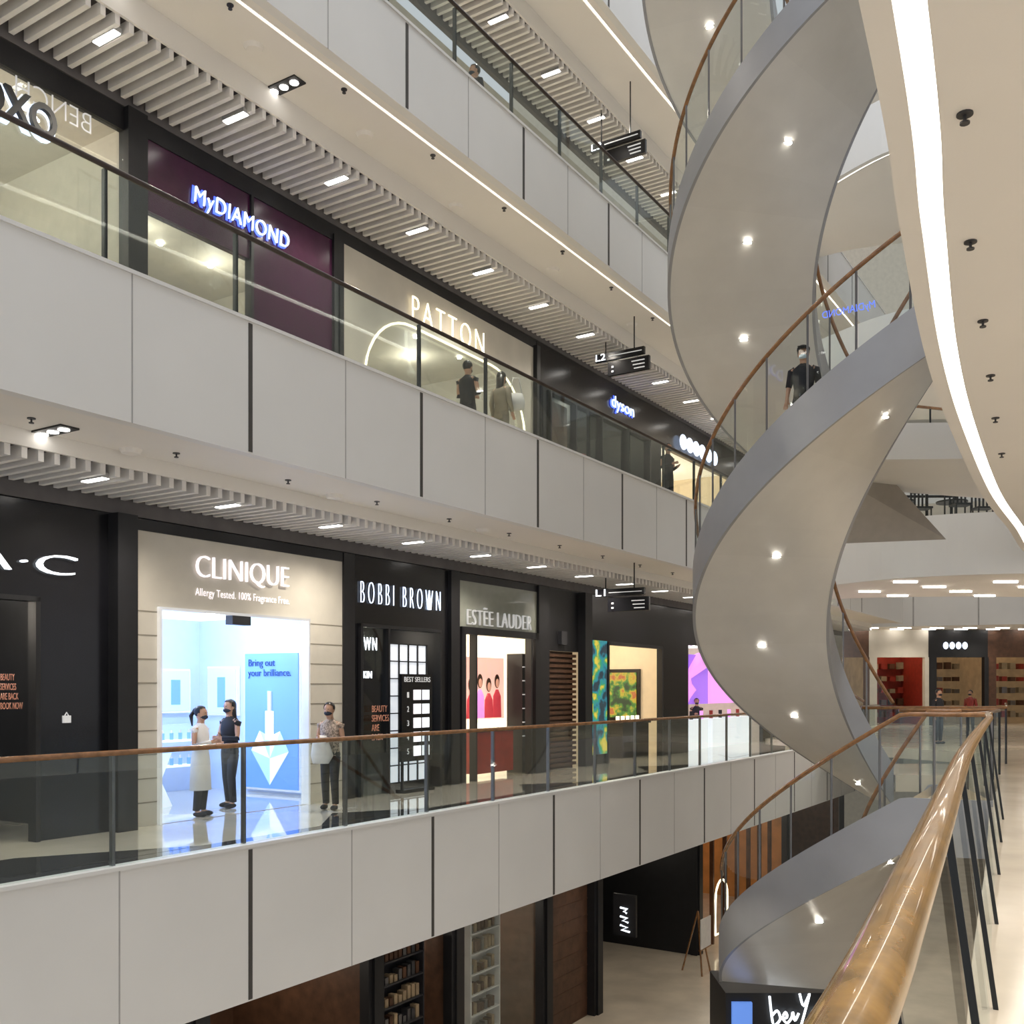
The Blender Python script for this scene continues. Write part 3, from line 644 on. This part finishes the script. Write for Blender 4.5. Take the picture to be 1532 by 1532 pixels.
while s<tot-.2:
    p,d=along(e1,s); n=Vector((d.y,-d.x,0)); top=p; bot=p+n*.15
    mb=MB(); w=.012; th=.024
    mb.loft([[Z(bot-d*w,NF),Z(bot+d*w,NF),Z(bot+d*w+n*th,NF),Z(bot-d*w+n*th,NF)],[Z(top-d*w,1.43),Z(top+d*w,1.43),Z(top+d*w+n*th,1.43),Z(top-d*w+n*th,1.43)]]); t.part(mb,'post',[mSteelD])
    q,d2=along(e1,min(s+1.91,tot-.01)); n2=Vector((d2.y,-d2.x,0))
    mb=MB(); a=p+d*.03; b=q-d2*.03
    mb.q([Z(a+n*.135,NF+.02),Z(b+n2*.135,NF+.02),Z(b-n2*0,1.42),Z(a,1.42)]); t.part(mb,'glass_panel',[mGlass])
    s+=1.95
# landing balustrades
def guard(pts,z,label):
    t=Thing('glass_balustrade',label,'railing',(pts[0][0],pts[0][1],z),'W')
    mb=MB(); mb.tube([(x,y,z+1.15) for x,y in pts],.032,8); t.part(mb,'handrail',[mWood],True)
    for a,b in zip(pts,pts[1:]):
        L_=math.dist(a,b); n=max(1,round(L_/1.4))
        for k in range(n):
            f=lambda q:(a[0]+(b[0]-a[0])*q,a[1]+(b[1]-a[1])*q)
            p,q=f(k/n),f((k+1)/n); mb=MB(); mb.q([(p[0],p[1],z+.02),(q[0],q[1],z+.02),(q[0],q[1],z+1.13),(p[0],p[1],z+1.13)]); t.part(mb,'glass_panel',[mGlass])
            mb=MB(); mb.box(p[0]-.015,p[0]+.015,p[1]-.015,p[1]+.015,z,z+1.13); t.part(mb,'post',[mSteelD])
guard([(6.95,15.3),(7.5,15.9),(8.75,18.0),(6.95,18.0)],NF,'glass guard around the stair landing edge')
guard([(7.15,20.5),(10.1,20.5),(12.9,26.2)],NF,'glass guard along the walkway past the landing')
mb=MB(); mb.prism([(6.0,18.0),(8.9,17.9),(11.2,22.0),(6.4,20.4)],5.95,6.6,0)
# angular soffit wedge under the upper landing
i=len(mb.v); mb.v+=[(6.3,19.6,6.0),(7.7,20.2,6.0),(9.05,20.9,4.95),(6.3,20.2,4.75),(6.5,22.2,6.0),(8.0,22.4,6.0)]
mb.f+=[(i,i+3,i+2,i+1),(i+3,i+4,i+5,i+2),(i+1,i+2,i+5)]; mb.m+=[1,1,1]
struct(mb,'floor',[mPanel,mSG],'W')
guard([(6.3,20.3),(8.8,21.1),(10.9,21.8)],6.6,'glass guard on the upper stair landing')
# ---------------- far end : sweeping curved balcony bands
cA=cr([(8.2,27.5),(9.6,25.2),(12,24.1),(16,24.2),(22,26.5),(30,31)],8); cAb=[p+Vector((0,6.5,0)) for p in cA]
cB=cr([(5,50),(11,47.2),(17,44.8),(24,42.6),(33,41),(42,41)],8); cBb=[p+Vector((0,9,0)) for p in cB]
for zb_,zt_ in ((4.6,6.1),(10,11.3),(15.4,16.8)):
    for c,cb in ((cA,cAb),(cB,cBb)):
        ci=off(c,-.15); cj=off(c,-.27)
        mb=MB(); strip(mb,c,zb_,c,zt_); strip(mb,c,zb_,ci,zb_); strip(mb,c,zt_,cb,zt_)
        i=2
        while i<len(c)-1 and c is cB:
            p=c[i]; d=(c[i+1]-p).normalized()*.03; n=Vector((d.y,-d.x,0)).normalized()*.01; mb.q([Z(p-d+n,zb_),Z(p+d+n,zb_),Z(p+d+n,zt_),Z(p-d+n,zt_)],1); i+=3
        struct(mb,'wall_far',[mPanel,mThin],'W')
        mb=MB(); strip(mb,cj,zb_+.03,cb,zb_+.03); struct(mb,'ceiling',[mCeil],'W')
        mb=MB(); strip(mb,ci,zb_+.05,cj,zb_+.05); single(mb,'cove_light',[mCove],'curved warm light strip along the far balcony edge','light',(0,0,0),'W',group='far cove strips')
mb=MB(); mb.prism([(13,26),(45,26),(45,52),(5,52),(9,34)],-.2,.1,0); struct(mb,'floor',[mFloorN],'W')
mb=MB(); mb.box(0,46,52,52.3,-6,36,0); mb.box(40,40.3,20,52,-6,36,0); struct(mb,'wall_far',[mCream],'W')
guard([(p.x,p.y+.15) for p in cA[4:28:4]],6.1,'curved glass guard on the far balcony edge')
mb=MB(); mb.box(-.3,.3,-.04,.04,-.02,.02,0); fl=mb.mesh('ceiling_light',[mLamp])
for i in range(8):
    for j in range(4):
        if (i+j)%2: continue
        o=bpy.data.objects.new('ceiling_light',fl); o.location=(10.2+i*1.3,26.0+j*1.3,4.60); meta(o,'short bright linear ceiling lamp','ceiling light','lamps under far bridge'); link(o)
for i in range(8):
    for j in range(2):
        o=bpy.data.objects.new('ceiling_light',fl); o.location=(15+i*1.5,46.0+j*.9,4.60); meta(o,'short bright linear ceiling lamp','ceiling light','lamps under far ceiling'); link(o)
for i in range(3): spotl((11+i*3.5,28,4.4),260)
for i in range(4): spotl((15+i*3.5,46,4.4),130)
for x,y,z in ((11,28,9.8),(15,29,9.8),(20,46,9.8)): spotl((x,y,z),230)
def farshop(x0,x1,label,wall,head,li,y=47.2):
    t=Thing('shop_front',label,'shop',((x0+x1)/2,y,.1),'W')
    mb=MB(); mb.box(x0,x1,y,y+.2,3.3,4.6,0); mb.box(x0,x0+.35,y-.1,y+.2,.1,3.3,0); mb.box(x1-.2,x1-.01,y-.1,y+.2,.1,3.3,0); t.part(mb,'facade_frame',[head])
    mb=MB(); mb.q([(x0,y+3.3,.1),(x1,y+3.3,.1),(x1,y+3.3,4.4),(x0,y+3.3,4.4)]); mb.q([(x1-.02,y+.2,.1),(x1-.02,y+3.3,.1),(x1-.02,y+3.3,4.4),(x1-.02,y+.2,4.4)]); t.part(mb,'interior_wall',[wall])
    mb=MB(); n=int((x1-x0)/.45)
    for k in range(n):
        for j in range(5): mb.box(x0+.4+k*.42,x0+.66+k*.42,y+2.9,y+3.2,.4+j*.6,.6+j*.6+.15*random.random(),random.randint(0,3))
    t.part(mb,'shelf_display',[mRed,mCloG,mBrown,mSteel],stuff=True); pointl(((x0+x1)/2,y+1.6,4),li,(1,.78,.5)); return t
farshop(12.5,16.8,'dim warm shop with wooden shelves',mWarmD,mBrown,12)
farshop(16.8,19.6,'red and beige lit shop interior with glass front',mRed,mBeige,40)
t=farshop(19.6,22.4,'black shop front with small white lit sign',mWarmD,mBlackM,12)
for k in range(4): mb=MB(); mb.sph((20.4+k*.3,47.15,3.85),.13,.03,.17); t.part(mb,'sign_shape',[mLetH])
farshop(22.4,26,'wood clad shop front with warm light',mWarmD,mBrown,20)
for i in range(5):
    x=9.9+i*.8; yy=25.7+.5*(i%2)
    T_=Thing('chair','dark slatted chair on the far balcony','chair',(x,yy,6.1),'W',group='balcony chairs')
    mb=MB(); mb.box(x-.22,x+.22,yy-.2,yy+.2,6.52,6.57); T_.part(mb,'seat',[mBlackM])
    mb=MB(); [mb.box(x-.22+.1*k,x-.18+.1*k,yy+.17,yy+.2,6.57,7.0) for k in range(5)]; mb.box(x-.22,x+.22,yy+.17,yy+.2,6.97,7.02); T_.part(mb,'backrest',[mBlackM])
    for a in (-.2,.17):
        for b in (yy-.18,yy+.15): mb=MB(); mb.box(x+a,x+a+.03,b,b+.03,6.1,6.52); T_.part(mb,'leg',[mBlackM])
for x in (10.4,11.8):
    T_=Thing('table','round dark cafe table on the far balcony','table',(x,26.9,6.11),'W',group='balcony tables')
    mb=MB(); mb.cyl(x,26.9,6.82,6.86,.4,18); T_.part(mb,'table_top',[mBlackM]); mb=MB(); mb.cyl(x,26.9,6.13,6.82,.03,8); T_.part(mb,'pole',[mBlackM]); mb=MB(); mb.cyl(x,26.9,6.11,6.13,.22,14); T_.part(mb,'base',[mBlackM])
T_=Thing('pergola','black metal frame with cross rails over cafe seating','frame',(10.7,28,6.11),'W')
for x in (9.8,10.6,11.4,12.2): mb=MB(); mb.box(x,x+.06,27.6,27.66,6.11,8.2); T_.part(mb,'post',[mBlackM])
for z in (7.1,7.6,8.2): mb=MB(); mb.box(9.8,12.26,27.6,27.66,z,z+.06); T_.part(mb,'rail',[mBlackM])
# kiosk under basement flight
K=Thing('kiosk','dark glazed kiosk with glowing script lettering and blue poster','kiosk',(5.0,17,L),'W')
mb=MB(); mb.box(3.75,6.1,17.6,19.0,L,-3.5); K.part(mb,'body',[mBlackM])
def script(pts,w=.022): 
    mb=MB(); c=cr(pts,5); mb.tube([(p.x,17.52,p.y) for p in c],w,6); K.part(mb,'script_lettering',[mLetW],True)
bx,bz,k=4.5,-4.0,.85
SC=[[(0,.55),(.05,.1),(.1,-.05),(.22,.08),(.16,.25),(.05,.15)],
[(.25,.08),(.36,.12),(.33,.22),(.27,.1),(.36,0),(.45,.1),(.48,.22),(.52,.05),(.6,.2)],
[(.62,.6),(.7,.35),(.82,.6),(.72,.2),(.62,-.15)],[(.85,.1),(.92,.25),(.98,.1),(.9,.02),(.86,.12)],[(1.02,.25),(1.05,.05),(1.15,.05),(1.18,.25)]]
for q in SC: script([(bx+a*k,bz+b*k) for a,b in q])
mb=MB(); mb.box(3.85,4.2,17.52,17.6,-4.4,-3.65); K.part(mb,'poster_board',[mBlueL])
# ---------------- people
def skin_mesh(V,Ed,R,mats,sub=1,extra=None):
    me=bpy.data.meshes.new('body'); me.from_pydata(V,Ed,[]); o=link(bpy.data.objects.new('tmp',me))
    o.modifiers.new('s','SKIN'); 
    for i,r in enumerate(R): me.skin_vertices[0].data[i].radius=(r,r)
    me.skin_vertices[0].data[0].use_root=True
    s=o.modifiers.new('b','SUBSURF'); s.levels=sub; s.render_levels=sub
    bpy.context.view_layer.update()
    m2=bpy.data.meshes.new_from_object(o.evaluated_get(bpy.context.evaluated_depsgraph_get()))
    bpy.data.objects.remove(o)
    v=[tuple(x.co) for x in m2.vertices]; f=[tuple(p.vertices) for p in m2.polygons]; n=len(v)
    v+=extra.v; f+=[tuple(i+n for i in q) for q in extra.f]
    m3=bpy.data.meshes.new('body'); m3.from_pydata(v,[],f); m3.materials.append(mats)
    for p in m3.polygons: p.use_smooth=True
    m3.update(); return m3
def person(label,loc,ang,h,arms,top,pants,coat=None,hair='short',mask=mMaskD,cap=False,stride=.0,sleeve=1,shoe=mCloD,tilt=0):
    s=h/1.70; V=[];E=[];R=[]
    def a(p,r,par=None):
        V.append((p[0]*s,p[1]*s,p[2]*s)); R.append(r*s); 
        if par is not None: E.append((par,len(V)-1))
        return len(V)-1
    pel=a((0,0,.95),.12); sp=a((0,.0,1.12),.11,pel); ch=a((0,.01,1.30),.125,sp); nk=a((0,0,1.44),.058,ch); n2=a((0,-.01,1.50),.056,nk)
    hy=-.012-tilt*.6
    jw=a((0,hy,1.555),.068,n2); cr_=a((0,hy,1.62),.082,jw); a((0,hy,1.665),.055,cr_)
    J={}
    for sd,k in ((1,0),(-1,1)):
        sh=a((.17*sd,.01,1.39),.055,ch); el,wr=arms[k]; e=a(el,.042,sh); w=a(wr,.026,e)
        d=(Vector(wr)-Vector(el)).normalized(); pm=Vector(wr)+d*.05; P=a(pm,.03,w)
        side=d.cross(Vector((0,1,.1))).normalized()
        for f in range(4):
            r=pm+side*(.026-.0175*f)+d*.03; m1=r+d*(.03+.004*(f in(1,2))); tp=m1+d*.022+Vector((0,-.008,-.006))
            i=a(r,.0095,P); j=a(m1,.009,i); a(tp,.008,j)
        tr=Vector(wr)+d*.02+side*.03; i=a(tr,.011,w); a(tr+d*.035+side*.02,.009,i)
        hp=a((.09*sd,0,.88),.085,pel); kn=a((.095*sd,-.02-stride*sd,.49),.055,hp); an=a((.10*sd,.02-stride*1.2*sd,.09),.038,kn); a((.11*sd,-.13-stride*1.2*sd,.035),.03,an)
        J[sd]=(el,wr)
    ex_=MB(); ex_.ell([(0,hy-.012,1.50,.03,.03),(0,hy-.012,1.515,.05,.055),(0,hy-.008,1.545,.064,.078),(0,hy-.004,1.585,.072,.088),(0,hy,1.63,.077,.095),(0,hy+.003,1.67,.073,.092),(0,hy+.005,1.705,.05,.065),(0,hy+.005,1.722,.02,.03)],16)
    ex_.ell([(0,hy-.09,1.578,.014,.018),(0,hy-.094,1.60,.011,.014),(0,hy-.09,1.635,.006,.008)],8)
    for sd in (1,-1): ex_.sph((.078*sd,hy+.008,1.605),.010,.018,.03,nu=8,nv=6)
    ex_.v=[(x*s,y*s,z*s) for x,y,z in ex_.v]
    me=skin_mesh(V,E,R,mSkin,extra=ex_); o=bpy.data.objects.new('person',me); o.location=loc; o.rotation_euler=(0,0,ang); meta(o,label,'person'); link(o)
    sc=lambda m: setattr(m,'v',[(x*s,y*s,z*s) for x,y,z in m.v])
    def part(m,n,mt,sm=True):
        sc(m); q=bpy.data.objects.new(n,m.mesh(n,[mt],smooth=sm)); q.parent=o; link(q)
    m=MB(); m.sph((0,hy+.012,1.648),.092,.108,.098,nu=20,nv=14,flt=lambda c:not(c[1]<-.045 and c[2]<.052) and not (c[2]<-.02 and c[1]<.0)) 
    if hair=='long': m.ell([(0,.045+hy,1.66,.088,.07),(0,.055+hy,1.5,.085,.055),(0,.075,1.3,.09,.045),(0,.085,1.2,.05,.02)],12)
    if hair=='tail': m.sph((0,.10+hy,1.66),.04,.045,.045); m.tube([(0,.12+hy,1.66),(0,.16,1.58),(0,.14,1.42)],[.03,.035,.012],8)
    part(m,'hair',mHair)
    if cap: m=MB(); m.sph((0,hy,1.685),.10,.118,.07,flt=lambda c:c[2]>-.01); m.box(-.06,.06,hy-.18,hy-.09,1.683,1.695); part(m,'cap',mCloD)
    m=MB(); m.sph((0,hy-.022,1.563),.066,.092,.046,nu=18,nv=10,flt=lambda c:c[1]<-.005); part(m,'face_mask',mask)
    for sd in (1,-1): m=MB(); m.sph((.030*sd,hy-.088,1.628),.011,.006,.005,nu=8,nv=5); part(m,'eye',mCloD); 
    m=MB(); m.ell([(0,0,.80,.155,.11),(0,0,.9,.17,.125),(0,0,1.02,.14,.11)],14)
    for sd in (1,-1): m.tube([(.08*sd,0,.86),(.095*sd,-.02-stride*sd,.49),(.10*sd,.02-stride*1.2*sd,.10)],[.095,.07,.055],10)
    part(m,'trousers',pants)
    zh=coat[1] if coat else .88; mt=coat[0] if coat else top
    m=MB(); rings=[(0,.0,zh,.2 if coat else .165,.16 if coat else .125)]
    if coat: rings.append((0,0,.9,.18,.14))
    rings+=[(0,0,1.08,.145,.115),(0,.0,1.26,.175,.13),(0,.005,1.38,.175,.11),(0,.005,1.43,.11,.08),(0,0,1.47,.055,.055)]
    m.ell(rings,16)
    for sd in (1,-1):
        el,wr=J[sd]; el=Vector(el); wr=Vector(wr)
        pts=[(.13*sd,.005,1.395),(.18*sd,.01,1.37),el] + ([el+(wr-el)*.93] if sleeve else []); m.tube(pts,[.05,.062,.05]+([.037] if sleeve else []),10)
    part(m,'coat' if coat else 'shirt',mt)
    for sd in (1,-1):
        m=MB(); m.sph((.105*sd,-.045-stride*1.2*sd,.045),.045,.12,.045,nu=10,nv=6); part(m,'shoe',shoe)
    return o
DN=(((.23,.03,1.13),(.25,-.04,.90)),((-.23,.03,1.13),(-.25,-.04,.90)))
FOLD=(((.22,-.03,1.12),(.03,-.2,1.13)),((-.22,-.03,1.12),(-.03,-.19,1.17)))
HOLD=(((.22,.0,1.12),(.10,-.24,1.14)),((-.22,.0,1.12),(-.09,-.25,1.18)))
person('woman in long white coat and black boots, wearing a mask',LP(15.4,2.75,0),math.radians(80),1.56,HOLD,mCoat,mCloD,(mCoat,.42),'tail')
person('woman in black with long dark hair and mask, arms folded',LP(16.35,3.2,0),math.radians(-35),1.64,FOLD,mCloD,mCloD,None,'long',stride=.03)
person('woman in patterned blouse, head bowed, holding a white jacket',LP(17.0,1.72,0),math.radians(-15),1.6,HOLD,mFloral,mCloD,None,'short',tilt=.06,stride=.03)
m=MB(); m.ell([(0,0,0,.12,.05),(.02,0,.12,.17,.08),(0,.01,.3,.13,.07),(.02,.02,.42,.06,.04)],12)
p=LP(17.0,1.72,0); o=bpy.data.objects.new('jacket',m.mesh('jacket',[mCoat],smooth=True)); o.location=(p.x-.1,p.y-.24,.72); meta(o,'white folded jacket hanging over an arm','clothing'); link(o)
person('woman with long dark hair in khaki carrying a shoulder bag',LP(21.3,1.42,6.1),math.radians(140),1.62,DN,mCloG,mCloG,None,'long')
m=MB(); m.ell([(0,0,0,.16,.07),(0,0,.14,.18,.09),(0,0,.3,.13,.05)],14); m.tube([(-.12,0,.28),(-.05,.02,.6),(.06,.02,.6),(.12,0,.28)],.012,6)
q=LP(21.45,1.2,6.1+.95); o=bpy.data.objects.new('shoulder_bag',m.mesh('shoulder_bag',[mCoat],smooth=True)); o.location=q; meta(o,'cream shoulder bag worn at the hip','bag'); link(o)
person('person in dark jacket seen from behind by the shop window',LP(20.6,1.7,6.1),math.radians(150),1.68,FOLD,mCloD,mCloD,None,'short')
person('person in dark clothes leaning near the glass railing',LP(28.2,1.1,6.1),math.radians(40),1.66,HOLD,mCloD,mCloD,None,'short')
person('person with dark hair walking along the upper balcony',LP(20.2,1.26,11.2),math.radians(-60),1.62,DN,mCloD,mCloD,None,'short')
x,y,z=pol(CX,-148,2.7,zb(-148)+.58)
person('man in black cap and light face mask descending the stairs',(x,y,z),math.radians(-25),1.66,DN,mCloD,mCloD,None,'short',mMaskL,cap=True,sleeve=0,stride=.05)
person('attendant in black behind the shop counter',LP(35.2,3.2,0),math.radians(0),1.5,HOLD,mCloD,mCloD,None,'short')
person('distant shopper in dark clothes beside the railing',(13.4,31.5,.1),math.radians(30),1.68,DN,mCloD,mCloD,None,'short')
person('distant shopper in a red top walking past shops',(17.6,38.5,.1),math.radians(-50),1.64,DN,mRed,mCloD,None,'short')
# ---------------- lights / world / camera
w=bpy.data.worlds.new('world'); bpy.context.scene.world=w; w.use_nodes=True
bg=w.node_tree.nodes['Background']; bg.inputs[0].default_value=(.93,.95,1,1); bg.inputs[1].default_value=.66
l=bpy.data.lights.new('skylight','AREA'); l.shape='RECTANGLE'; l.size=30; l.size_y=9; l.energy=2800; l.color=(.93,.97,1)
o=bpy.data.objects.new('skylight',l); o.location=(4,14,30); o.rotation_euler=(0,0,A); link(o)
bpy.context.scene.view_settings.view_transform='Standard'
bpy.context.scene.view_settings.look='None'
bpy.context.scene.view_settings.exposure=0.05
cam=bpy.data.cameras.new('cam'); cam.lens=35.25; cam.sensor_width=36; cam.shift_y=.172; cam.clip_end=300; cam.clip_start=.05
co=bpy.data.objects.new('camera',cam); co.location=(0,0,1.85); co.rotation_euler=(math.pi/2,0,0); link(co); bpy.context.scene.camera=co
